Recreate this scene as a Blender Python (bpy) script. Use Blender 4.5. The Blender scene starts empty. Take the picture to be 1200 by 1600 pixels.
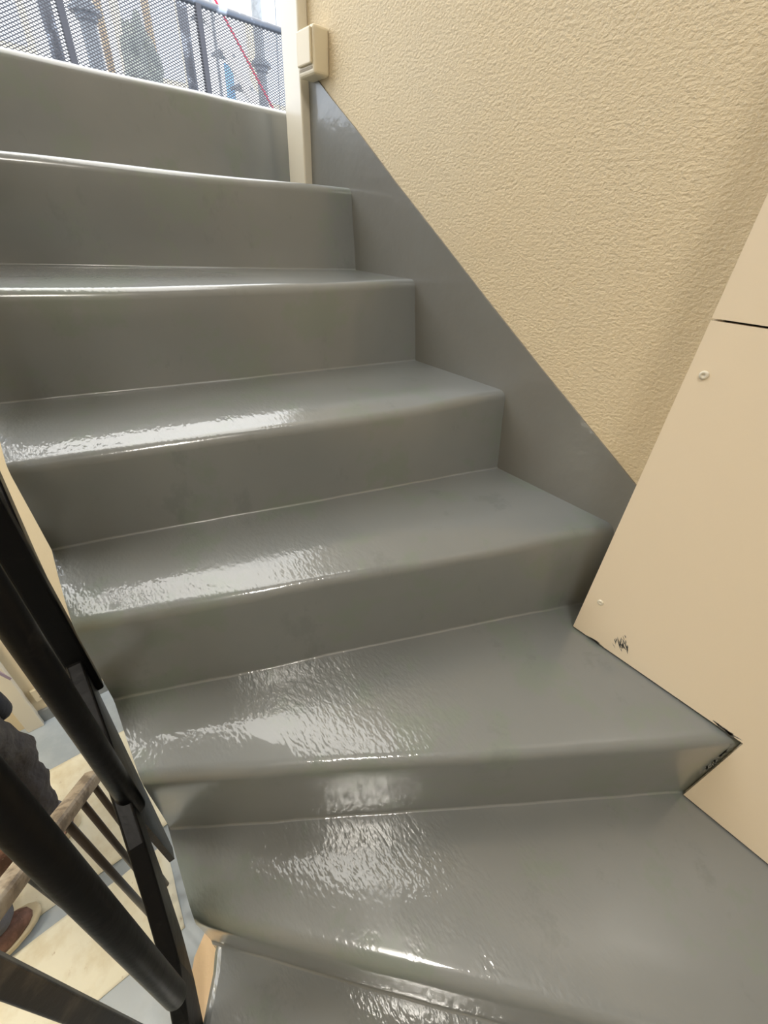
import bpy, bmesh, math, random
from mathutils import Vector, Matrix, noise
random.seed(7)
sc = bpy.context.scene
C = bpy.context.scene.collection

# ------------------------------------------------------------------ camera
cam_d = bpy.data.cameras.new('camera'); cam = bpy.data.objects.new('camera', cam_d); C.objects.link(cam)
sc.camera = cam
FP, PITCH, ROLL, YAW = 650.04, math.radians(33.967), math.radians(3.432), math.radians(41.029)
fw = Vector((math.cos(PITCH)*math.cos(YAW), -math.cos(PITCH)*math.sin(YAW), -math.sin(PITCH)))
rt0 = fw.cross(Vector((0, 0, 1))).normalized(); up0 = rt0.cross(fw)
rt = rt0*math.cos(ROLL) + up0*math.sin(ROLL); up = -rt0*math.sin(ROLL) + up0*math.cos(ROLL)
cam.matrix_world = Matrix(((rt.x, up.x, -fw.x, 0), (rt.y, up.y, -fw.y, 0), (rt.z, up.z, -fw.z, 0), (0, 0, 0, 1)))
cam_d.sensor_fit = 'VERTICAL'; cam_d.sensor_height = 36.0; cam_d.lens = 36.0*FP/1600.0
cam_d.clip_start = 0.01; cam_d.clip_end = 200

# ------------------------------------------------------------------ view
vs = sc.view_settings
sc.display_settings.display_device = 'sRGB'
vs.view_transform = 'Standard'; vs.look = 'None'; vs.gamma = 1.0; vs.use_curve_mapping = False
vs.exposure = 0.0

# ------------------------------------------------------------------ world: overcast white sky
w = bpy.data.worlds.new('overcast_sky'); sc.world = w; w.use_nodes = True
nt = w.node_tree; nt.nodes.clear()
wo = nt.nodes.new('ShaderNodeOutputWorld'); bg = nt.nodes.new('ShaderNodeBackground')
tc = nt.nodes.new('ShaderNodeTexCoord'); sx = nt.nodes.new('ShaderNodeSeparateXYZ'); cr = nt.nodes.new('ShaderNodeValToRGB')
nt.links.new(tc.outputs['Generated'], sx.inputs[0]); nt.links.new(sx.outputs['Z'], cr.inputs[0])
cr.color_ramp.elements[0].position = 0.0; cr.color_ramp.elements[0].color = (.50, .58, .70, 1)
cr.color_ramp.elements[1].position = 0.92; cr.color_ramp.elements[1].color = (1, .97, .90, 1)
nt.links.new(cr.outputs[0], bg.inputs[0]); bg.inputs[1].default_value = 5.0
nt.links.new(bg.outputs[0], wo.inputs[0])

def area(name, loc, rot, size, size_y, power, col):
    l = bpy.data.lights.new(name, 'AREA'); l.shape = 'RECTANGLE'; l.size = size; l.size_y = size_y; l.energy = power; l.color = col
    o = bpy.data.objects.new(name, l); o.location = loc; o.rotation_euler = rot; C.objects.link(o); return o
# unseen warm fill lights added for stairs and hall; invented housings further down
area('stair_fill_light', (-0.55, 0.25, 1.555), (0, 0, 0), .34, .34, 19, (1, .95, .87))
area('hall_fill_light', (1.15, 1.15, -0.03), (0, 0, 0), .5, .5, 26, (1, .93, .78))

# ------------------------------------------------------------------ levels of the treads (eye = 0)
L = [-.2536 - (k-3)*.1692 for k in range(8)]
DL = [0, -.0039, -.0007, .0017, .0082, .001, -.0063, 0]
L = [a+b for a, b in zip(L, DL)]
FLOOR = -2.11
WALL = -.72
BOARD = -.6223
CEIL = 1.6

# ------------------------------------------------------------------ materials
def mat(name, col, rough=.5, metal=0., bump=None, var=None, coat=0., spec=.5, emit=None, alpha=None):
    m = bpy.data.materials.new(name); m.use_nodes = True; n = m.node_tree; b = n.nodes['Principled BSDF']
    b.inputs['Base Color'].default_value = (*col, 1); b.inputs['Roughness'].default_value = rough
    b.inputs['Metallic'].default_value = metal; b.inputs['Coat Weight'].default_value = coat
    b.inputs['Coat Roughness'].default_value = .06; b.inputs['Specular IOR Level'].default_value = spec
    if emit: b.inputs['Emission Color'].default_value = (*emit[0], 1); b.inputs['Emission Strength'].default_value = emit[1]
    t = n.nodes.new('ShaderNodeTexCoord')
    def nz(scale, detail=3, rough_=.55, stretch=None):
        x = n.nodes.new('ShaderNodeTexNoise'); x.inputs['Scale'].default_value = scale; x.inputs['Detail'].default_value = detail
        x.inputs['Roughness'].default_value = rough_
        if stretch:
            mp = n.nodes.new('ShaderNodeMapping'); mp.inputs['Scale'].default_value = stretch
            n.links.new(t.outputs['Object'], mp.inputs[0]); n.links.new(mp.outputs[0], x.inputs[0])
        else: n.links.new(t.outputs['Object'], x.inputs[0])
        return x
    if var:    # (scale, colour2, low, high)
        for i, (s, c2, lo, hi) in enumerate(var):
            x = nz(s, 5, .6); r = n.nodes.new('ShaderNodeMapRange')
            r.inputs[1].default_value = lo; r.inputs[2].default_value = hi; n.links.new(x.outputs[0], r.inputs[0])
            mx = n.nodes.new('ShaderNodeMix'); mx.data_type = 'RGBA'
            n.links.new(r.outputs[0], mx.inputs[0])
            prev = b.inputs['Base Color'].links
            if prev: n.links.new(prev[0].from_socket, mx.inputs[6])
            else: mx.inputs[6].default_value = (*col, 1)
            mx.inputs[7].default_value = (*c2, 1); n.links.new(mx.outputs[2], b.inputs['Base Color'])
    if bump:   # list of (scale, strength, distance, stretch)
        last = None
        for s, st, ds, stre in bump:
            x = nz(s, 3, .55, stre); bn = n.nodes.new('ShaderNodeBump'); bn.inputs['Strength'].default_value = st
            bn.inputs['Distance'].default_value = ds; n.links.new(x.outputs[0], bn.inputs['Height'])
            if last: n.links.new(last.outputs[0], bn.inputs['Normal'])
            last = bn
        n.links.new(last.outputs[0], b.inputs['Normal'])
        if coat: n.links.new(last.outputs[0], b.inputs['Coat Normal'])
    return m

def wet_paint():
    """Grey floor paint: glossy, still wet in places, where the roller left ripples."""
    m = bpy.data.materials.new('grey_floor_paint'); m.use_nodes = True; n = m.node_tree; b = n.nodes['Principled BSDF']
    N = n.nodes.new; K = n.links.new
    t = N('ShaderNodeTexCoord')
    def nz(s, d=3, r=.55, st=None):
        x = N('ShaderNodeTexNoise'); x.inputs['Scale'].default_value = s; x.inputs['Detail'].default_value = d; x.inputs['Roughness'].default_value = r
        if st:
            mp = N('ShaderNodeMapping'); mp.inputs['Scale'].default_value = st; K(t.outputs['Object'], mp.inputs[0]); K(mp.outputs[0], x.inputs[0])
        else: K(t.outputs['Object'], x.inputs[0])
        return x.outputs[0]
    def mr(s, lo, hi, a=0., c=1.):
        x = N('ShaderNodeMapRange'); x.inputs[1].default_value = lo; x.inputs[2].default_value = hi; x.inputs[3].default_value = a; x.inputs[4].default_value = c
        K(s, x.inputs[0]); return x.outputs[0]
    def mul(a, c):
        x = N('ShaderNodeMath'); x.operation = 'MULTIPLY'; K(a, x.inputs[0])
        if isinstance(c, float): x.inputs[1].default_value = c
        else: K(c, x.inputs[1])
        return x.outputs[0]
    def mix(fac, a, c):
        x = N('ShaderNodeMix'); x.data_type = 'RGBA'; K(fac, x.inputs[0])
        for s, v in ((6, a), (7, c)):
            if isinstance(v, tuple): x.inputs[s].default_value = (*v, 1)
            else: K(v, x.inputs[s])
        return x.outputs[2]
    base = mix(mr(nz(2.6, 4, .6), .38, .66), GREY, GREY2)
    base = mix(mul(mr(nz(7.5, 6, .65), .53, .60), .85), base, (.168, .196, .176))     # thin patches
    base = mix(mul(mr(nz(11, 5, .7, (1, 1, .6)), .60, .68), .5), base, (.135, .150, .150))     # darker second coat showing
    K(base, b.inputs['Base Color'])
    # the inner half of the flight is still wet: mirror-smooth film with roller ripples
    sep = N('ShaderNodeSeparateXYZ'); K(t.outputs['Object'], sep.inputs[0])
    inner = mr(sep.outputs['Y'], -.42, -.22)
    geo = N('ShaderNodeNewGeometry'); sn = N('ShaderNodeSeparateXYZ'); K(geo.outputs['Normal'], sn.inputs[0])
    inner = mul(inner, mr(sn.outputs['Z'], .5, .9))
    wet = mul(inner, mr(nz(3.2, 3), .36, .43))
    bn = N('ShaderNodeBump'); bn.inputs['Strength'].default_value = .08; bn.inputs['Distance'].default_value = .003; K(nz(22, 2), bn.inputs['Height'])
    b2 = N('ShaderNodeBump'); b2.inputs['Distance'].default_value = .0009; K(mul(mul(inner, mr(nz(9, 2), .34, .46)), .7), b2.inputs['Strength'])
    K(nz(165, 1.5, .5, (.6, 1.1, 1)), b2.inputs['Height']); K(bn.outputs[0], b2.inputs['Normal'])
    K(b2.outputs[0], b.inputs['Normal']); K(b2.outputs[0], b.inputs['Coat Normal'])
    b.inputs['Roughness'].default_value = .36; b.inputs['Coat Weight'].default_value = 1.0; b.inputs['Coat IOR'].default_value = 1.6
    K(mr(wet, 0., 1., .20, .03), b.inputs['Coat Roughness'])
    return m
GREY = (.190, .202, .204); GREY2 = (.166, .180, .184)
M = {}
M['paint'] = wet_paint()
M['skirt'] = mat('grey_skirting_paint', (.175, .178, .168), .38, bump=[(14, .35, .006, None), (90, .15, .002, None)], var=[(3, (.165, .162, .15), .4, .65)], coat=.5)
M['rough'] = mat('beige_roughcast_plaster', (.655, .54, .36), .85, bump=[(150, .8, .0038, (1, 1, 1.5)), (380, .3, .0015, None)], var=[(1.6, (.635, .545, .39), .35, .7)])
M['plaster'] = mat('beige_smooth_plaster', (.70, .60, .42), .8, bump=[(60, .3, .003, None)])
M['orange'] = mat('warm_plaster', (.72, .53, .33), .8, bump=[(60, .3, .003, None)])
M['ceil'] = mat('cream_ceiling_paint', (.60, .56, .49), .8, bump=[(30, .2, .003, None)])
M['board'] = mat('beige_board_paint', (.79, .68, .525), .42, bump=[(220, .06, .001, None)], coat=.12)
M['seam'] = mat('dark_gap', (.04, .035, .03), .9)
M['post'] = mat('cream_gloss_paint', (.68, .63, .52), .35, coat=.3)
M['switch'] = mat('cream_plastic', (.66, .58, .42), .35)
M['switchdark'] = mat('switch_recess', (.30, .25, .17), .6)
M['black'] = mat('black_steel_paint', (.0035, .0035, .004), .38, coat=.0, spec=.16, bump=[(45, .25, .003, None)], var=[(22, (.014, .013, .012), .62, .72)])
M['blackworn'] = mat('worn_black_steel', (.02, .018, .018), .45, var=[(9, (.10, .085, .07), .52, .68)], bump=[(60, .3, .002, None)])
M['brownsteel'] = mat('brown_black_steel', (.035, .027, .022), .4)
M['wood'] = mat('weathered_wood', (.33, .27, .20), .6, var=[(30, (.16, .125, .09), .45, .6), (8, (.50, .45, .36), .55, .7)], bump=[(60, .4, .003, (1, 1, 1))])
M['sheet'] = mat('cream_cover_sheet', (.84, .82, .69), .75, var=[(7, (.70, .64, .48), .5, .72), (35, (.60, .53, .40), .66, .74)], bump=[(9, .5, .02, None)])
M['floorpaint'] = mat('blue_grey_floor_paint', (.40, .46, .53), .4, var=[(6, (.33, .39, .46), .4, .6)], coat=.3)
M['greybase'] = mat('grey_baseboard_paint', (.22, .235, .24), .45)
M['fence'] = mat('dark_fence_steel', (.045, .045, .055), .4, metal=.2)
M['mesh'] = mat('fence_mesh_steel', (.04, .04, .05), .5)
M['railgrey'] = mat('worn_grey_rail', (.10, .11, .13), .35, metal=.5, var=[(9, (.33, .36, .42), .5, .6)])
M['galv'] = mat('galvanised_tube', (.22, .24, .26), .5, metal=.2, var=[(20, (.15, .165, .18), .45, .65)])
M['red'] = mat('red_tube', (.55, .03, .07), .4)
M['bluesheet'] = mat('blue_sheet', (.30, .55, .85), .5)
M['yellow'] = mat('ochre_plaster', (.84, .74, .52), .8)
M['facade'] = mat('pale_facade_plaster', (.88, .86, .84), .8, bump=[(20, .2, .01, None)])
M['glass'] = mat('curtained_window_glass', (.62, .64, .66), .1, spec=.8)
M['landing'] = mat('grey_landing_concrete', (.36, .37, .37), .7)
M['brownplank'] = mat('scaffold_plank', (.42, .33, .22), .8, var=[(12, (.30, .22, .15), .45, .65)])
M['tarp'] = mat('grey_green_tarp', (.26, .28, .25), .8)
M['trouser'] = mat('dark_work_trousers', (.032, .027, .026), .85, bump=[(16, 1, .02, None), (200, .3, .002, None)], var=[(7, (.06, .052, .042), .52, .7)])
M['greycloth'] = mat('grey_trouser_cuff', (.11, .11, .125), .85, bump=[(14, .9, .02, None)])
M['jacket'] = mat('black_jacket', (.012, .012, .015), .8, bump=[(12, .7, .02, None)])
M['skin'] = mat('skin', (.55, .33, .23), .55)
M['hair'] = mat('dark_hair', (.03, .02, .015), .7)
M['leather'] = mat('brown_suede', (.19, .095, .07), .7, var=[(18, (.10, .05, .035), .45, .6), (60, (.36, .26, .2), .66, .72)], bump=[(40, .3, .004, None)])
M['sole'] = mat('cream_rubber_sole', (.55, .48, .33), .6)
M['rag'] = mat('mauve_rag', (.45, .34, .38), .9)
M['fillglass'] = mat('glowing_fill_glass', (.9, .85, .7), .4, emit=((1, .82, .55), 3.0))  # glowing face of the added fill lamps, out of view
M['white'] = mat('white_enamel', (.8, .78, .74), .35)

# ------------------------------------------------------------------ helpers
def link(name, bm, m, parent=None, smooth=False, loc=None):
    me = bpy.data.meshes.new(name); bm.normal_update(); bm.to_mesh(me); bm.free()
    if m: me.materials.append(m)
    if smooth:
        for p in me.polygons: p.use_smooth = True
    o = bpy.data.objects.new(name, me); C.objects.link(o)
    if parent:
        o.parent = parent
        o.location = -Vector(parent.location) if loc is None else loc   # meshes are written in world metres
    return o
def tag(o, label=None, cat=None, group=None, kind=None):
    for k, v in (('label', label), ('category', cat), ('group', group), ('kind', kind)):
        if v: o[k] = v
    return o
def thing(name, loc, label, cat, group=None, kind=None):
    o = bpy.data.objects.new(name, None); o.empty_display_size = .1; o.location = loc; C.objects.link(o)
    return tag(o, label, cat, group, kind)
def box(bm, x0, x1, y0, y1, z0, z1):
    v = [bm.verts.new((x, y, z)) for x in (x0, x1) for y in (y0, y1) for z in (z0, z1)]
    for f in ((0, 1, 3, 2), (4, 6, 7, 5), (0, 4, 5, 1), (2, 3, 7, 6), (0, 2, 6, 4), (1, 5, 7, 3)): bm.faces.new([v[i] for i in f])
    return v
def bevel(bm, r, seg=2):
    bmesh.ops.bevel(bm, geom=bm.edges[:], offset=r, segments=seg, affect='EDGES', profile=.5)
def tube(bm, a, b, r, n=14, r2=None, cap=True, dome=False):
    a = Vector(a); b = Vector(b); d = (b-a).normalized()
    u = d.cross(Vector((0, 0, 1)));
    if u.length < 1e-3: u = Vector((1, 0, 0))
    u.normalize(); v = d.cross(u); r2 = r if r2 is None else r2
    rings = [(a, r), (b, r2)]
    if dome:
        rings = [(a, r), (b, r2)] + [(b + d*r2*math.sin(t), r2*math.cos(t)) for t in (.4, .8, 1.2, 1.5)]
    R = [[bm.verts.new(c + (u*math.cos(2*math.pi*i/n) + v*math.sin(2*math.pi*i/n))*rr) for i in range(n)] for c, rr in rings]
    for p, q in zip(R, R[1:]):
        for i in range(n): bm.faces.new((p[i], p[(i+1) % n], q[(i+1) % n], q[i]))
    if cap: bm.faces.new(R[0][::-1]); bm.faces.new(R[-1])
def sweep(bm, pts, prof, upv=Vector((0, 0, 1)), closed_caps=True):
    """profile (list of (side, up)) swept along points."""
    pts = [Vector(p) for p in pts]; rings = []
    for i, p in enumerate(pts):
        d = (pts[min(i+1, len(pts)-1)] - pts[max(i-1, 0)]).normalized()
        s = d.cross(upv)
        if s.length < 1e-3: s = Vector((1, 0, 0))
        s.normalize(); u = s.cross(d)
        rings.append([bm.verts.new(p + s*a + u*b) for a, b in prof])
    n = len(prof)
    for p, q in zip(rings, rings[1:]):
        for i in range(n): bm.faces.new((p[i], p[(i+1) % n], q[(i+1) % n], q[i]))
    bm.faces.new(rings[0][::-1]); bm.faces.new(rings[-1])
def rprof(w, h, r, k=3):
    out = []
    for cx, cy, a0 in ((w/2-r, h/2-r, 0), (-w/2+r, h/2-r, 90), (-w/2+r, -h/2+r, 180), (w/2-r, -h/2+r, 270)):
        for j in range(k+1):
            a = math.radians(a0 + 90*j/k); out.append((cx+r*math.cos(a), cy+r*math.sin(a)))
    return out
def prism(bm, pts, axis, a, b):
    """polygon extruded along an axis ('x','y','z') from a to b."""
    def mk(p, t):
        return {'x': (t, p[0], p[1]), 'y': (p[0], t, p[1]), 'z': (p[0], p[1], t)}[axis]
    A = [bm.verts.new(mk(p, a)) for p in pts]; B = [bm.verts.new(mk(p, b)) for p in pts]
    bm.faces.new(A[::-1]); bm.faces.new(B)
    for i in range(len(pts)):
        j = (i+1) % len(pts); bm.faces.new((A[i], A[j], B[j], B[i]))
    bmesh.ops.recalc_face_normals(bm, faces=bm.faces[:])
def struct(name, bm, m): return tag(link(name, bm, m), kind='structure')
def boxobj(name, m, parent, *a, bev=0, seg=2):
    bm = bmesh.new(); box(bm, *a)
    if bev: bevel(bm, bev, seg)
    return link(name, bm, m, parent, smooth=False)

# ------------------------------------------------------------------ the setting
bm = bmesh.new(); box(bm, -1.5, 1.262, WALL-.2, WALL, -2.3, CEIL+.15); struct('wall_right', bm, M['rough'])
bm = bmesh.new(); box(bm, -1.7, -1.5, WALL-.2, 2.0, -2.3, CEIL+.15); struct('wall_back', bm, M['ceil'])
bm = bmesh.new(); box(bm, -1.5, 2.0, 1.8, 2.0, -2.3, CEIL+.15); struct('wall_left', bm, M['plaster'])
bm = bmesh.new(); box(bm, -1.7, 2.2, WALL-.2, 2.0, -2.31, FLOOR); struct('floor', bm, M['floorpaint'])
# wall of the lower hall, under the landing
bm = bmesh.new(); box(bm, 1.90, 2.1, WALL, 1.8, FLOOR, .02); struct('wall_hall', bm, M['plaster'])
# ceiling over the flight; open to the sky above the upper steps
bm = bmesh.new()
prism(bm, [(-1.5, WALL-.2), (.28, WALL-.2), (.34, -.38), (.78, -.17), (1.40, -.08), (1.40, 2.0), (-1.5, 2.0)], 'z', CEIL, CEIL+.15)
struct('ceiling', bm, M['ceil'])

# ------------------------------------------------------------------ staircase
Xw = [1.3379, 1.0069, .7617, .4734, .1905, -.1638, -.649]
Xi = [1.3343, 1.0937, .8276, .6451, .5016, .3697, .2557]
Bw = [.010, .0186, .0205, .0168, .0132, -.0067, .010]
Bi = [-.011, -.036, -.029, -.024, -.006, -.008, -.011]
YI = [.063, .063, .063, .064, .064, .062, .070]
stair = thing('staircase', (.3, -.3, L[7]-.17), 'glossy freshly grey-painted concrete staircase winding up along the beige wall', 'staircase')
YW = [-.88, WALL, WALL, WALL, WALL, WALL, WALL]
WEAR = [.002, .003, .006, .0105, .009, .006, .006]
def make_step(k):
    bm = bmesh.new(); z = L[k]; zn = L[k+1]; n = 56; rings = []
    for i in range(n+1):
        t = i/n; yw = YW[k]
        Fx = Xw[k]+(Xi[k]-Xw[k])*t; Fy = yw+(YI[k]-yw)*t
        fx = Fx-(Bw[k]+(Bi[k]-Bw[k])*t)
        if k > 0: Px = Xw[k-1]+.05+(Xi[k-1]-Xw[k-1])*t; Py = WALL+(YI[k-1]-WALL)*t
        else: Px, Py = 1.6, Fy
        r = .017 if k != 6 else .022
        ln = math.hypot(Fx-Px, Fy-Py); nx, ny = (Fx-Px)/ln, (Fy-Py)/ln          # along the step, back to front
        tx, ty = Xi[k]-Xw[k], YI[k]-yw; tl = math.hypot(tx, ty); ax, ay = -ty/tl, tx/tl
        if ax*nx+ay*ny < 0: ax, ay = -ax, -ay
        g = 1/(nx*ax+ny*ay); ax, ay = nx*g, ny*g
        # a hand-trowelled edge is never quite straight, and the front of a tread is worn down
        wob = noise.noise(Vector((t*5, k*3.1, 0)))*.003 + noise.noise(Vector((t*17, k*5.7, 4)))*.0012
        wz = noise.noise(Vector((t*4, k*2.3, 9)))*.0018
        s_ = min(1, max(0, (t-.02)/.3)); wear = WEAR[k]*s_*s_*(3-2*s_)
        fxx, fyy = Fx+ax*wob, Fy+ay*wob
        ring = [(Px, Py, z), (fxx-ax*.12, fyy-ay*.12, z)]
        W0 = .092
        for dd in (W0, .080, .066, .054, .042, .030): 
            u = 1-(dd-r)/(W0-r); ring.append((fxx-ax*dd, fyy-ay*dd, z-wear*u*u+wz*u))
        zz = z-wear+wz
        for j in range(7):
            a = math.pi/2*j/6
            ring.append((fxx-ax*r+ax*r*math.sin(a), fyy-ay*r+ay*r*math.sin(a), zz-r+r*math.cos(a)))
        gx, gy = fxx+(fx-Fx), fyy
        ring.append((fxx*.8+gx*.2, gy, z-.055)); ring.append((fxx*.35+gx*.65, gy, z-.11))
        q = .0035                                                          # paint gathered in the corner
        for j in range(4):
            a = math.pi/2*j/3
            ring.append((gx+ax*(q-q*math.cos(a)), gy+ay*(q-q*math.cos(a)), zn+q-q*math.sin(a)))
        ring.append((gx+ax*q, gy+ay*q, zn-.03))
        ring.append((Px, Py, zn-.05))
        rings.append([bm.verts.new(p) for p in ring])
    m_ = len(rings[0])
    for p, q_ in zip(rings, rings[1:]):
        for i in range(m_): bm.faces.new((p[i], q_[i], q_[(i+1) % m_], p[(i+1) % m_]))
    bm.faces.new(rings[0]); bm.faces.new(rings[-1][::-1])
    bmesh.ops.recalc_face_normals(bm, faces=bm.faces[:])
    o = link('step', bm, M['paint'], stair, smooth=True)
    o.data.set_sharp_from_angle(angle=math.radians(50))
    return o
for k in range(7): make_step(k)
# quarter landing on which the lower end of the flight turns
bm = bmesh.new()
prism(bm, [(.266, .066), (.235, .082), (.196, .111), (.15, .16), (.02, .42), (-1.49, .42), (-1.49, WALL+.002), (-.62, WALL+.002), (.25, .03)], 'z', L[7]-.17, L[7])
o = link('quarter_landing', bm, M['paint'], stair)
mod = o.modifiers.new('Bevel', 'BEVEL'); mod.width = .012; mod.segments = 3
# sloping plastered underside that carries the steps
bm = bmesh.new(); rows = []
ends = [(1.62, 1.62, L[0]-.06)] + [(Xw[k], Xi[k], L[k+1]-.035) for k in range(7)]
for xw, xi, z in ends:
    rows.append([bm.verts.new(p) for p in ((xw, WALL+.002, z), (xi, .052, z), (xi, .052, z-.10), (xw, WALL+.002, z-.10))])
for p, q in zip(rows, rows[1:]):
    for i in range(4): bm.faces.new((p[i], p[(i+1) % 4], q[(i+1) % 4], q[i]))
bm.faces.new(rows[0]); bm.faces.new(rows[-1][::-1]); bmesh.ops.recalc_face_normals(bm, faces=bm.faces[:])
link('soffit', bm, M['plaster'], stair)
# grey painted band on the wall above the steps
bm = bmesh.new()
prism(bm, [(1.262, .29), (1.19, .288), (1.15, .282), (1.088, .241), (.989, .179), (.85, .086), (.701, -.009), (.566, -.096), (.408, -.196), (.298, -.263), (.10, -.385), (-.3, -.66), (-.3, -.86), (.4, -.5), (.9, -.2), (1.262, .0)], 'y', WALL-.01, WALL+.0035)
o = link('wall_string', bm, M['skirt'], stair); o['label'] = 'grey painted band sloping up the wall beside the steps'

bm = bmesh.new(); prism(bm, [(.300, .068), (.275, .100), (.236, .124), (.207, .149), (.17, .185), (.145, .16), (.185, .118), (.235, .07)], 'z', L[7]-.60, L[7]-.03)
o = link('edge_face', bm, M['orange'], stair); o['label'] = 'bare beige plaster face below the end of the quarter landing'
# upper landing (gallery) outside
bm = bmesh.new(); box(bm, 1.60, 4.2, -3.2, 1.4, L[0]-.2, L[0]); struct('floor_gallery', bm, M['landing'])

# cream corner post
pt = thing('corner_post', (1.212, -.707, L[1]), 'slim cream painted corner post where the roughcast wall ends at the top step', 'post')
bm = bmesh.new(); box(bm, 1.183, 1.262, WALL, -.694, L[1]-.002, CEIL+.0); bevel(bm, .004, 2); link('post_body', bm, M['post'], pt)

# surface-mounted switch
sw = thing('surface_switch', (1.15, WALL, .29), 'cream surface-mounted wall switch box beside the corner post', 'switch')
bm = bmesh.new(); box(bm, 1.098, 1.166, WALL, WALL+.040, .276, .352); bevel(bm, .006, 3); link('housing', bm, M['switch'], sw)
bm = bmesh.new(); box(bm, 1.104, 1.160, WALL+.040, WALL+.046, .292, .347); bevel(bm, .0025, 2); link('rocker', bm, M['switch'], sw)
bm = bmesh.new(); box(bm, 1.105, 1.159, WALL+.0395, WALL+.0408, .285, .289); link('slot', bm, M['switchdark'], sw)

# ------------------------------------------------------------------ boxed-in casing on the wall, cut to fit the steps
cs = thing('pipe_casing', (-.2, -.66, L[6]), 'smooth beige boxed-in casing notched over the steps on the right wall', 'casing')
zt5, zt6, zt7 = L[5]+.0035, L[6]+.0035, L[7]+.003
SE = -.065
low = [(.164, zt5), (-.105, zt5), (-.099, zt6), (-.512, zt6), (-.512, zt7), (-1.2, zt7), (-1.2, SE-.0012), (.164, SE-.0012)]
bm = bmesh.new(); prism(bm, low, 'y', BOARD-.010, BOARD)
p1 = link('front_panel', bm, M['board'], cs); p1['label'] = 'lower beige panel with stepped bottom edge'
bm = bmesh.new(); prism(bm, [(.164, SE+.0012), (.164, CEIL-.002), (-1.2, CEIL-.002), (-1.2, SE+.0012)], 'y', BOARD-.010, BOARD)
p2 = link('front_panel', bm, M['board'], cs); p2['label'] = 'upper beige panel above the seam'
bm = bmesh.new(); box(bm, .154, .1635, WALL, BOARD-.0105, zt5, CEIL-.002); link('side_panel', bm, M['board'], cs)
bm = bmesh.new(); box(bm, -1.2, .153, BOARD-.02, BOARD-.0105, SE-.03, SE+.03); link('batten', bm, M['seam'], cs)
for x, z in ((.146, -.124), (.140, -.505), (-.62, -.2), (-.62, .5), (.140, .62)):
    bm = bmesh.new()
    prof = [(.0052, 0), (.0052, .0012), (.0040, .0022), (.0022, .0024), (.0018, .0014), (.0, .0013)]
    R = [[bm.verts.new((x+r*math.cos(a*math.pi/8), BOARD+h, z+r*math.sin(a*math.pi/8))) for a in range(16)] for r, h in prof[:-1]]
    for p, q in zip(R, R[1:]):
        for i in range(16): bm.faces.new((p[i], p[(i+1) % 16], q[(i+1) % 16], q[i]))
    bm.faces.new(R[-1]); bmesh.ops.recalc_face_normals(bm, faces=bm.faces[:]); link('screw', bm, M['post'], p1 if z < SE else p2, loc=Vector((0, 0, 0)), smooth=True)
def strokes(name, spots, ln, wd, parent, seed):
    rnd = random.Random(seed); bm = bmesh.new()
    for (x, z, a) in spots:
        l = ln*rnd.uniform(.6, 1.3); w_ = wd*rnd.uniform(.5, 1.2); n = 7; L1 = []; L2 = []
        for i in range(n):
            t = i/(n-1)-.5; ww = w_*(1-4*t*t*.9)*rnd.uniform(.6, 1.1); cx = x+t*l*math.cos(a)+rnd.uniform(-.0004, .0004); cz = z+t*l*math.sin(a)
            nx_, nz_ = -math.sin(a), math.cos(a)
            L1.append(bm.verts.new((cx+nx_*ww, BOARD+.0004, cz+nz_*ww))); L2.append(bm.verts.new((cx-nx_*ww, BOARD+.0004, cz-nz_*ww)))
        for i in range(n-1): bm.faces.new((L1[i], L1[i+1], L2[i+1], L2[i]))
    bmesh.ops.recalc_face_normals(bm, faces=bm.faces[:])
    o = link(name, bm, M['skirt'], parent, loc=Vector((0, 0, 0))); return o
rnd = random.Random(3)
sp = [(.083+rnd.gauss(0, .0055), -.557+rnd.gauss(0, .0055), math.radians(rnd.uniform(35, 75))) for _ in range(34)]
o = strokes('paint_smudge', sp, .010, .0009, p1, 5); o['label'] = 'grey brush smudge on the beige panel'
sp = [(-.094+rnd.uniform(-.004, .002), -.60-rnd.uniform(0, .09), math.radians(rnd.uniform(40, 110))) for _ in range(30)]
sp += [(-.088+rnd.uniform(-.006, .02), zt5+rnd.uniform(0, .004), math.radians(rnd.uniform(-20, 30))) for _ in range(12)]
o = strokes('paint_smudge', sp, .014, .0018, p1, 6); o['label'] = 'grey paint daubs along the notched edge'
sp = [(.12+rnd.uniform(-.006, .012), zt5+rnd.uniform(0, .002), math.radians(rnd.uniform(-12, 12))) for _ in range(8)]
o = strokes('paint_smudge', sp, .014, .0018, p1, 8); o['label'] = 'small grey paint daub on the bottom edge of the panel'

# ------------------------------------------------------------------ inner balustrade of the flight
br = thing('stair_balustrade', (.38, .09, L[7]), 'black steel balustrade along the inner ends of the grey steps', 'balustrade')
bars = []
bm = bmesh.new()
def vbar(x, y, z0, x1, y1, z1, r):
    b = bmesh.new(); tube(b, (x1, y1, z1), (x, y, z0), r, 24, dome=True); return link('baluster', b, M['black'], br, smooth=False)
for args in ((.154, .082, -.583, .196, .070, .24, .0098), (.381, .083, -.66, .381, .083, .43, .0128)):
    o = vbar(*args)
    for p in o.data.polygons: p.use_smooth = len(p.vertices) == 4
o = bmesh.new(); sweep(o, [(.56, .0865, .58), (.56, .0865, -.60)], rprof(.030, .030, .004), Vector((1, 0, 0))); link('baluster', o, M['black'], br)
for x in (.86, 1.12):
    o = bmesh.new(); sweep(o, [(x, .105, .60+(x-.3)*.85-.1), (x, .105, -.5+(x-.5)*.8)], rprof(.024, .024, .003), Vector((1, 0, 0))); link('baluster', o, M['black'], br)
bm.free(); bm = bmesh.new()
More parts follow.
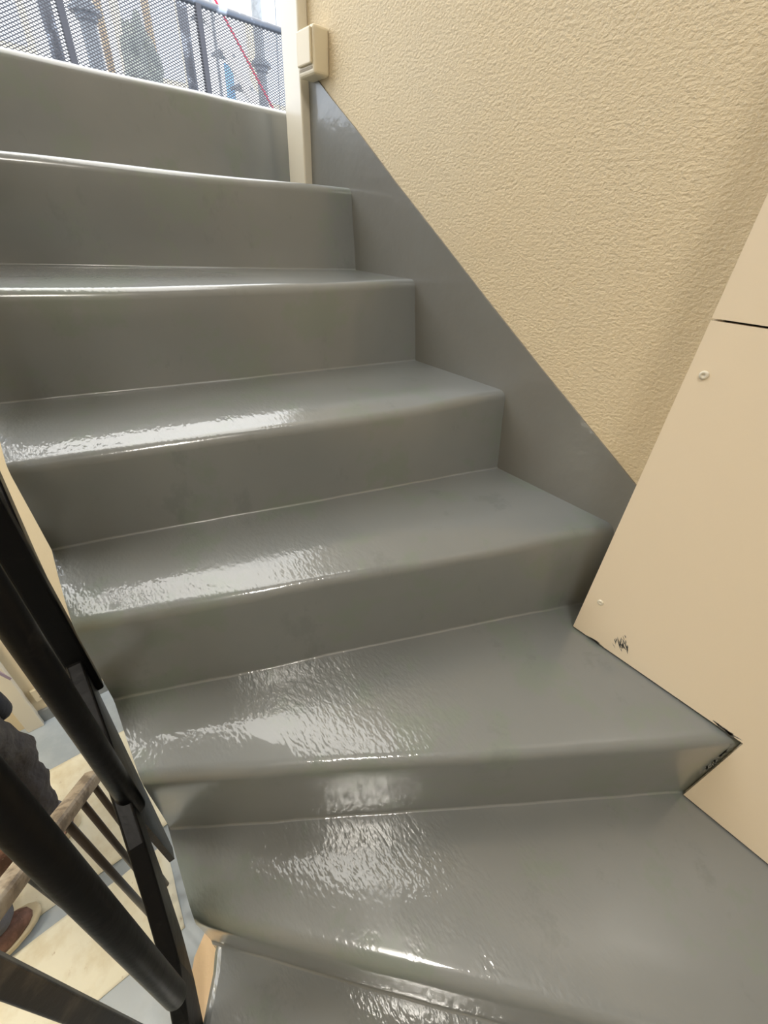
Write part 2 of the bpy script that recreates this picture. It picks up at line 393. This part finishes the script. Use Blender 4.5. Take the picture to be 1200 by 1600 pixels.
band = [(1.3, .10, .18), (1.05, .10, .02), (.80, .095, -.24), (.66, .092, -.40), (.56, .089, -.545), (.47, .089, -.60), (.40, .089, -.635), (.34, .090, -.665), (.30, .094, -.715), (.25, .102, -.79), (.215, .114, -.86), (.175, .135, -.97), (.15, .16, -1.08)]
sweep(bm, band, rprof(.020, .046, .003)); link('bottom_rail', bm, M['black'], br)
bm = bmesh.new()
prism(bm, [(.56, -.57), (.36, -.64), (.395, -.90), (.425, -.925)], 'y', .080, .088); link('bracket', bm, M['black'], br)
bm = bmesh.new(); tube(bm, (-.35, .085, -.14), (1.35, .105, 1.32), .021, 16); link('handrail', bm, M['black'], br, smooth=False)

# ------------------------------------------------------------------ lower flight railing
lr = thing('lower_railing', (.7, .3, FLOOR), 'lower stair railing with weathered wooden handrail and black balusters', 'railing')
A = Vector((.868, .232, -1.262)); B = Vector((.585, .351, -1.03)); d = (B-A)
bm = bmesh.new(); sweep(bm, [A-d*.0, A+d*.35, A+d*.7, B, B+d*.25, Vector((.44, .37, -.905))], rprof(.042, .042, .014)); link('handrail', bm, M['wood'], lr)
for t, r in ((.02, .0085), (.21, .0085), (.42, .0095)):
    p = A+d*t; bm = bmesh.new(); tube(bm, (p.x, p.y, p.z-.012), (p.x, p.y, FLOOR), r, 12); link('baluster', bm, M['brownsteel'], lr, smooth=True)
p = A+d*.80; bm = bmesh.new(); sweep(bm, [(p.x, p.y, p.z-.01), (p.x, p.y, FLOOR)], rprof(.024, .024, .003), Vector((1, 0, 0))); link('baluster', bm, M['blackworn'], lr)
bm = bmesh.new(); sweep(bm, [(.418, .318, -.70), (.418, .318, FLOOR)], rprof(.036, .036, .004), Vector((.9, .5, 0))); link('newel_post', bm, M['blackworn'], lr)

# ------------------------------------------------------------------ lower hall
def sheet(pts, z, label, seed):
    bm = bmesh.new(); n = 26; (x0, y0), (x1, y1), (x2, y2), (x3, y3) = pts; V = []
    for i in range(n+1):
        row = []
        for j in range(n+1):
            u, v = i/n, j/n
            x = (x0*(1-u)+x1*u)*(1-v)+(x3*(1-u)+x2*u)*v; y = (y0*(1-u)+y1*u)*(1-v)+(y3*(1-u)+y2*u)*v
            h = .004+max(0, noise.noise(Vector((x*6, y*6, seed))))*.012
            e = noise.noise(Vector((x*9, y*9, seed+5)))*.006
            row.append(bm.verts.new((x+e, y+e, z+h)))
        V.append(row)
    for i in range(n):
        for j in range(n): bm.faces.new((V[i][j], V[i+1][j], V[i+1][j+1], V[i][j+1]))
    bmesh.ops.recalc_face_normals(bm, faces=bm.faces[:])
    if bm.faces[0].normal.z < 0: bmesh.ops.reverse_faces(bm, faces=bm.faces[:])
    o = link('cover_sheet', bm, M['sheet'], smooth=True); s = o.modifiers.new('Solidify', 'SOLIDIFY'); s.thickness = .003; s.offset = -1
    return tag(o, label, 'cover sheet', 'cover sheets on the lower floor')
sheet([(.70, .22), (1.00, .20), (.975, 1.3), (.685, 1.3)], FLOOR, 'cream protective sheet on the blue-grey floor nearest the railing newel', 1)
sheet([(1.06, .12), (1.60, .12), (1.60, 1.3), (1.035, 1.3)], FLOOR, 'rumpled cream protective sheet under the standing person', 2)
sheet([(.30, .44), (.585, .42), (.57, 1.3), (.30, 1.3)], FLOOR, 'cream protective sheet at the lower left edge beyond the newel', 3)
# wall, trim, socket
fr = tag(boxobj('trim_1', M['post'], None, 1.862, 1.90, .52, .585, FLOOR, -.3, bev=.004), kind='structure')
tag(boxobj('baseboard_hall', M['greybase'], None, 1.885, 1.90, -.2, .519, FLOOR, FLOOR+.075), kind='structure')
so = thing('wall_socket', (1.895, .46, FLOOR+.17), 'small cream wall socket above the grey baseboard in the lower hall', 'socket')
bm = bmesh.new(); box(bm, 1.884, 1.90, .43, .50, FLOOR+.15, FLOOR+.23); bevel(bm, .003); link('plate', bm, M['switch'], so)
for y in (.452, .474): bm = bmesh.new(); tube(bm, (1.885, y, FLOOR+.175), (1.8825, y, FLOOR+.175), .006, 12); link('socket_hole', bm, M['switchdark'], so)

# ------------------------------------------------------------------ person at the foot of the lower flight (mostly outside the frame)
def skin(name, verts, edges, m, parent, sub=2, disp=0):
    me = bpy.data.meshes.new(name); me.from_pydata([v[:3] for v in verts], edges, []); me.update()
    o = bpy.data.objects.new(name, me); C.objects.link(o); o.parent = parent; o.location = -Vector(parent.location)
    s = o.modifiers.new('Skin', 'SKIN'); s.use_smooth_shade = True
    for i, v in enumerate(verts):
        sv = me.skin_vertices[0].data[i]; r = v[3]; sv.radius = (r, r) if not isinstance(r, tuple) else r; sv.use_root = (i == 0)
    sb = o.modifiers.new('Subdivision', 'SUBSURF'); sb.levels = sub; sb.render_levels = sub
    if disp:
        tx = bpy.data.textures.new(name+'_folds', 'CLOUDS'); tx.noise_scale = .085
        dm = o.modifiers.new('Folds', 'DISPLACE'); dm.texture = tx; dm.strength = disp; dm.texture_coords = 'LOCAL'
    me.materials.append(m); return o
F = FLOOR
pe = thing('person', (1.22, .60, FLOOR), 'person in dark work trousers and brown shoes standing on cream sheets in the hall below', 'person')
bv = [(1.22, .66, F+.93, .13), (1.21, .68, F+1.12, .12), (1.20, .69, F+1.34, .13), (1.20, .69, F+1.45, .055), (1.215, .675, F+1.56, .085), (1.22, .67, F+1.67, .075),
      (1.31, .60, F+.88, .06), (1.37, .53, F+.50, .04), (1.26, .575, F+.10, .035), (1.265, .49, F+.05, .038),
      (1.15, .72, F+.88, .06), (1.16, .70, F+.50, .04), (1.04, .76, F+.10, .04), (1.055, .69, F+.05, .038),
      (1.33, .57, F+1.38, .06), (1.42, .50, F+1.12, .042), (1.50, .50, F+.90, .030), (1.51, .49, F+.84, .028),
      (1.07, .81, F+1.38, .06), (1.03, .86, F+1.10, .042), (1.06, .80, F+.88, .030), (1.07, .79, F+.82, .028)]
be = [(0, 1), (1, 2), (2, 3), (3, 4), (4, 5), (0, 6), (6, 7), (7, 8), (8, 9), (0, 10), (10, 11), (11, 12), (12, 13), (2, 14), (14, 15), (15, 16), (16, 17), (2, 18), (18, 19), (19, 20), (20, 21)]
for (hx, hy, hz, vi) in ((1.51, .49, F+.84, 17), (1.07, .79, F+.82, 21)):
    for k in range(5):
        a = (k-2)*.016; l = (.062, .075, .08, .074, .05)[k]; i0 = len(bv)
        if k == 0: a = -.040; l = .04
        bv += [(hx+a*.7, hy+a*.7, hz-.03+(.02 if k == 0 else 0), .010), (hx+a*.9+.004, hy+a*.9-.006, hz-.03-l*.6, .0085), (hx+a*.9+.0, hy+a*.9-.022, hz-.03-l, .0075)]
        be += [(vi, i0), (i0, i0+1), (i0+1, i0+2)]
body = skin('body', bv, be, M['skin'], pe)
tv = [(1.22, .66, F+.95, .15), (1.31, .60, F+.86, .105), (1.37, .55, F+.66, .092), (1.40, .525, F+.46, .084), (1.35, .525, F+.28, .074), (1.28, .54, F+.15, .066),
      (1.14, .715, F+.86, .105), (1.15, .70, F+.66, .088), (1.16, .69, F+.46, .078), (1.12, .70, F+.28, .070), (1.07, .73, F+.16, .066)]
skin('trousers', tv, [(0, 1), (1, 2), (2, 3), (3, 4), (4, 5), (0, 6), (6, 7), (7, 8), (8, 9), (9, 10)], M['trouser'], pe, 3, .04)
for i, (x, y) in enumerate(((1.285, .525), (1.09, .715))):
    skin('trouser_cuff', [(x, y, F+.19, .068), (x, y, F+.13, .078), (x-.005, y+.0, F+.085, .072)], [(0, 1), (1, 2)], M['greycloth'], pe, 3, .05)
skin('jacket', [(1.22, .66, F+.96, .155), (1.21, .68, F+1.12, .145), (1.20, .69, F+1.36, .15), (1.33, .57, F+1.38, .075), (1.42, .50, F+1.12, .058), (1.49, .50, F+.94, .045), (1.07, .81, F+1.38, .075), (1.03, .86, F+1.10, .058), (1.055, .81, F+.93, .045)],
     [(0, 1), (1, 2), (2, 3), (3, 4), (4, 5), (2, 6), (6, 7), (7, 8)], M['jacket'], pe, 2, .02)
skin('tool_pouch', [(1.44, .50, F+.80, (.06, .045)), (1.45, .49, F+.70, (.065, .05)), (1.45, .48, F+.60, (.05, .04))], [(0, 1), (1, 2)], M['jacket'], pe, 2, .01)
bm = bmesh.new()
V = [bm.verts.new(p) for p in ((1.50, .47, F+.90), (1.53, .45, F+.78), (1.56, .43, F+.66), (1.62, .46, F+.66), (1.60, .49, F+.80))]
bm.faces.new(V); o = link('rag', bm, M['rag'], pe); s = o.modifiers.new('Solidify', 'SOLIDIFY'); s.thickness = .008
skin('hair', [(1.20, .69, F+1.66, .08), (1.205, .685, F+1.71, .082)], [(0, 1)], M['hair'], pe)
for sgn in (-1, 1): skin('ear', [(1.215+sgn*.06, .675-sgn*.055, F+1.60, .014), (1.215+sgn*.062, .675-sgn*.057, F+1.625, .014)], [(0, 1)], M['skin'], pe, 1)
skin('nose', [(1.277, .613, F+1.60, .012), (1.272, .618, F+1.635, .008)], [(0, 1)], M['skin'], pe, 1)
def shoe(x, y, ang):
    d = Vector((math.cos(ang), math.sin(ang), 0)); s = Vector((-d.y, d.x, 0)); c = Vector((x, y, F+.022))
    def foot(zl, grow, m, name, par):
        bm = bmesh.new(); n = 22; R = []
        for (h, sc_, back) in zl:
            ring = []
            for i in range(n):
                a = 2*math.pi*i/n; u = math.cos(a); v = math.sin(a)
                lx = u*.145*(1 if u > 0 else .9)+.06; wy = v*(.050+.012*max(0, u))
                q = c + d*((lx-.02)*sc_*grow+.02-back) + s*wy*sc_*grow + Vector((0, 0, h))
                ring.append(bm.verts.new(q))
            R.append(ring)
        for p, q in zip(R, R[1:]):
            for i in range(n): bm.faces.new((p[i], p[(i+1) % n], q[(i+1) % n], q[i]))
        bm.faces.new(R[0][::-1]); bm.faces.new(R[-1]); return link(name, bm, m, par, smooth=True)
    up_ = foot([(.022, 1, 0), (.045, 1.0, 0), (.062, .93, .005), (.078, .78, .022), (.095, .58, .045), (.13, .48, .055)], .97, M['leather'], 'shoe', pe)
    up_['label'] = 'brown suede shoe'
    so_ = foot([(0, 1.0, 0), (.004, 1.04, 0), (.024, 1.06, 0), (.028, 1.02, 0)], 1.03, M['sole'], 'sole', up_)
    so_.location = (0, 0, 0)
shoe(1.01, .81, math.radians(-75)); shoe(1.27, .66, math.radians(-84))

# ------------------------------------------------------------------ mesh fence on the gallery
FX = 4.0
def wires(y0, y1, z0, z1, name, parent):
    bm = bmesh.new(); sl = .52; pitch = .029; w_ = .0024; h = z1-z0
    for sgn in (1, -1):
        c = y0 - h/sl; 
        while c < y1 + h/sl:
            # line  y = c + sgn*(z-z0)/sl   clipped to the panel
            t0, t1 = 0., h; ya = c; yb = c+sgn*h/sl
            if sgn > 0: t0 = max(0, (y0-c)*sl); t1 = min(h, (y1-c)*sl)
            else: t0 = max(0, (c-y1)*sl); t1 = min(h, (c-y0)*sl)
            if t1-t0 > .005:
                P = Vector((FX+sgn*.0012, c+sgn*t0/sl, z0+t0)); Q = Vector((FX+sgn*.0012, c+sgn*t1/sl, z0+t1))
                n_ = Vector((0, -(Q-P).z, (Q-P).y)).normalized()*w_; e = Vector((.0012, 0, 0))
                v = [bm.verts.new(q) for q in (P-n_-e, P+n_-e, P+n_+e, P-n_+e, Q-n_-e, Q+n_-e, Q+n_+e, Q-n_+e)]
                for f in ((0, 1, 5, 4), (1, 2, 6, 5), (2, 3, 7, 6), (3, 0, 4, 7)): bm.faces.new([v[i] for i in f])
            c += pitch
    return link(name, bm, M['mesh'], parent)
fe = thing('mesh_fence', (FX, -1.2, L[0]), 'dark steel gallery railing with diamond wire mesh behind the top step', 'fence')
for y in (.01, -.79, -1.60, -2.42):
    bm = bmesh.new(); box(bm, FX-.02, FX+.02, y-.0185, y+.0185, L[0], 1.17); bevel(bm, .003); link('fence_post', bm, M['fence'], fe)
bm = bmesh.new(); tube(bm, (FX, .4, 1.19), (FX, -2.8, 1.172), .021, 16); link('top_rail', bm, M['railgrey'], fe, smooth=True)
bm = bmesh.new(); tube(bm, (FX, .4, .30), (FX, -2.8, .30), .012, 10); link('bottom_bar', bm, M['fence'], fe, smooth=True)
for a, b in ((-.79, .01), (-1.60, -.79), (-2.42, -1.60)): wires(a, b, .31, 1.165, 'mesh_panel', fe)

# ------------------------------------------------------------------ scaffold and building outside
def standard(x, y, label, r=.024, m='galv', coup=None, grp='scaffold uprights', z1=3.2):
    t = thing('scaffold_upright', (x, y, -2.0), label, 'scaffold pole', grp)
    bm = bmesh.new(); tube(bm, (x, y, -2.0), (x, y, z1), r, 16); link('tube', bm, M[m], t, smooth=True)
    if coup:
        bm = bmesh.new()
        tube(bm, (x, y, coup-.012), (x, y, coup+.012), r*2.0, 16); tube(bm, (x, y, coup-.05), (x, y, coup+.04), r*1.35, 16)
        link('rosette', bm, M['galv'], t, smooth=False)
    return t
standard(5.5, -2.78, 'grey scaffold upright with ring coupler seen beside the corner post', .048, coup=1.33)
standard(5.2, -1.19, 'grey scaffold upright just right of the left mesh-fence post', .056, 'galv', coup=1.28)
standard(4.35, -.775, 'dark scaffold upright close behind the left dark fence post', .038, 'railgrey')
standard(4.35, -1.625, 'dark scaffold upright close behind the right dark fence post', .036, 'railgrey')
standard(5.6, -2.37, 'thin grey scaffold upright between the fence post and the ring coupler', .014)
t = thing('scaffold_brace', (5.4, -2.5, .5), 'red diagonal scaffold brace crossing behind the mesh', 'scaffold brace')
bm = bmesh.new(); d = Vector((.1, -.51, -.57)); a = Vector((5.3, -2.29, 1.61)); tube(bm, a-d*1.6, a+d*2.6, .011, 10); link('tube', bm, M['red'], t, smooth=True)
bm = bmesh.new(); tube(bm, (5.9, -3.22, 2.6), (5.9, -3.10, -1.5), .006, 8)
tag(link('hoist_cable', bm, M['galv']), 'thin pale cable hanging near the corner post outside', 'cable')
t = thing('scaffold_stair', (6.5, -3.2, -1), 'pale aluminium scaffold stair descending to the right behind the mesh', 'scaffold stair')
for off in (0, .5):
    bm = bmesh.new(); sweep(bm, [(6.75+off*.4, -2.5-.0+off*-.25, 2.3+off*.2), (6.75+off*.4, -3.8+off*-.25, .55+off*.2)], rprof(.05, .09, .01)); link('stringer', bm, M['facade'], t)
for k in range(7):
    bm = bmesh.new(); y = -2.6-k*.19; z = 2.15-k*.255; box(bm, 6.75, 6.97, y-.1, y+.1, z, z+.025); link('tread', bm, M['galv'], t)
bm = bmesh.new(); box(bm, 7.0, 7.02, -3.15, -3.04, -4.0, 1.62)
tag(link('blue_sheeting', bm, M['bluesheet']), 'light blue strip of sheeting behind the mesh right of the dark post', 'sheeting')
# crumpled grey-green tarp over a stack on the scaffold
rnd = random.Random(11); bm = bmesh.new()
bmesh.ops.create_icosphere(bm, subdivisions=4, radius=1)
for v in bm.verts:
    n_ = noise.noise(v.co*2.3)*.45+noise.noise(v.co*6)*.2
    v.co = Vector((6+v.co.x*.16*(1+n_), -1.77+v.co.y*.15*(1+n_), 1.20+v.co.z*.30*(1+n_)))
tag(link('tarpaulin', bm, M['tarp']), 'crumpled grey-green tarpaulin bundle on the scaffold behind the mesh', 'tarpaulin')
t = thing('scaffold_deck', (6.1, -1.5, .7), 'weathered scaffold deck of timber planks behind the fence', 'scaffold deck')
for k in range(3): bm = bmesh.new(); box(bm, 5.8+k*.24, 6.03+k*.24, -4.2, .8, .80, .84); link('plank', bm, M['brownplank'], t)
for y, lab in ((-1.54, 'narrow timber stud left of the grey-green tarpaulin'), (-1.97, 'narrow timber stud right of the grey-green tarpaulin')):
    bm = bmesh.new(); box(bm, 6.2, 6.25, y-.03, y+.03, .84, 3.0); tag(link('timber_stud', bm, M['brownplank']), lab, 'timber stud', 'timber studs outside')
# facade across the yard
bd = thing('apartment_building', (12, -4, -4), 'overexposed pale building front with ochre trim far behind the scaffold', 'building')
bm = bmesh.new(); box(bm, 12, 12.4, -14, 2.5, -4, 9); link('wall', bm, M['facade'], bd)
for y0 in (-9.4, -6.9, -4.3, -1.7, .4):
    for z0 in (-.4, 2.3, 5.0):
        bm = bmesh.new(); box(bm, 11.9, 12.0, y0-.12, y0+1.12, z0-.12, z0+1.62); f_ = link('window', bm, M['yellow'], bd)
        bm = bmesh.new(); box(bm, 11.88, 11.91, y0, y0+1.0, z0, z0+1.5); link('pane', bm, M['glass'], f_, loc=Vector((0, 0, 0)))
bm = bmesh.new(); box(bm, 11.8, 12.0, -14, 2.5, 4.2, 4.5); link('cornice', bm, M['yellow'], bd)
bm = bmesh.new(); box(bm, 2.2, 30, -20, 12, -4.2, -4.0); struct('floor_yard', bm, M['landing'])

# ------------------------------------------------------------------ made-up housings of the added fill lights
def lamp(x, y, z, s, label):
    t = thing('added_fill_lamp', (x, y, z), label, 'lamp', 'added fill lamps')
    bm = bmesh.new(); box(bm, x-s/2-.02, x+s/2+.02, y-s/2-.02, y+s/2+.02, z-.03, z); bevel(bm, .006); link('base', bm, M['white'], t)
    bm = bmesh.new(); box(bm, x-s/2, x+s/2, y-s/2, y+s/2, z-.04, z-.03); link('fill_lamp_glass', bm, M['fillglass'], t)
lamp(-.55, .25, CEIL, .36, 'unseen square warm fill lamp added above the quarter landing')
bm = bmesh.new(); box(bm, 1.6, 2.1, .2, 1.8, .02, .14); struct('ceiling_hall', bm, M['ceil'])
bm = bmesh.new(); box(bm, .9, 1.6, .8, 1.8, .02, .14); struct('ceiling_hall.001', bm, M['ceil'])
lamp(1.15, 1.15, .02, .5, 'unseen square warm fill lamp added to brighten the lower hall')
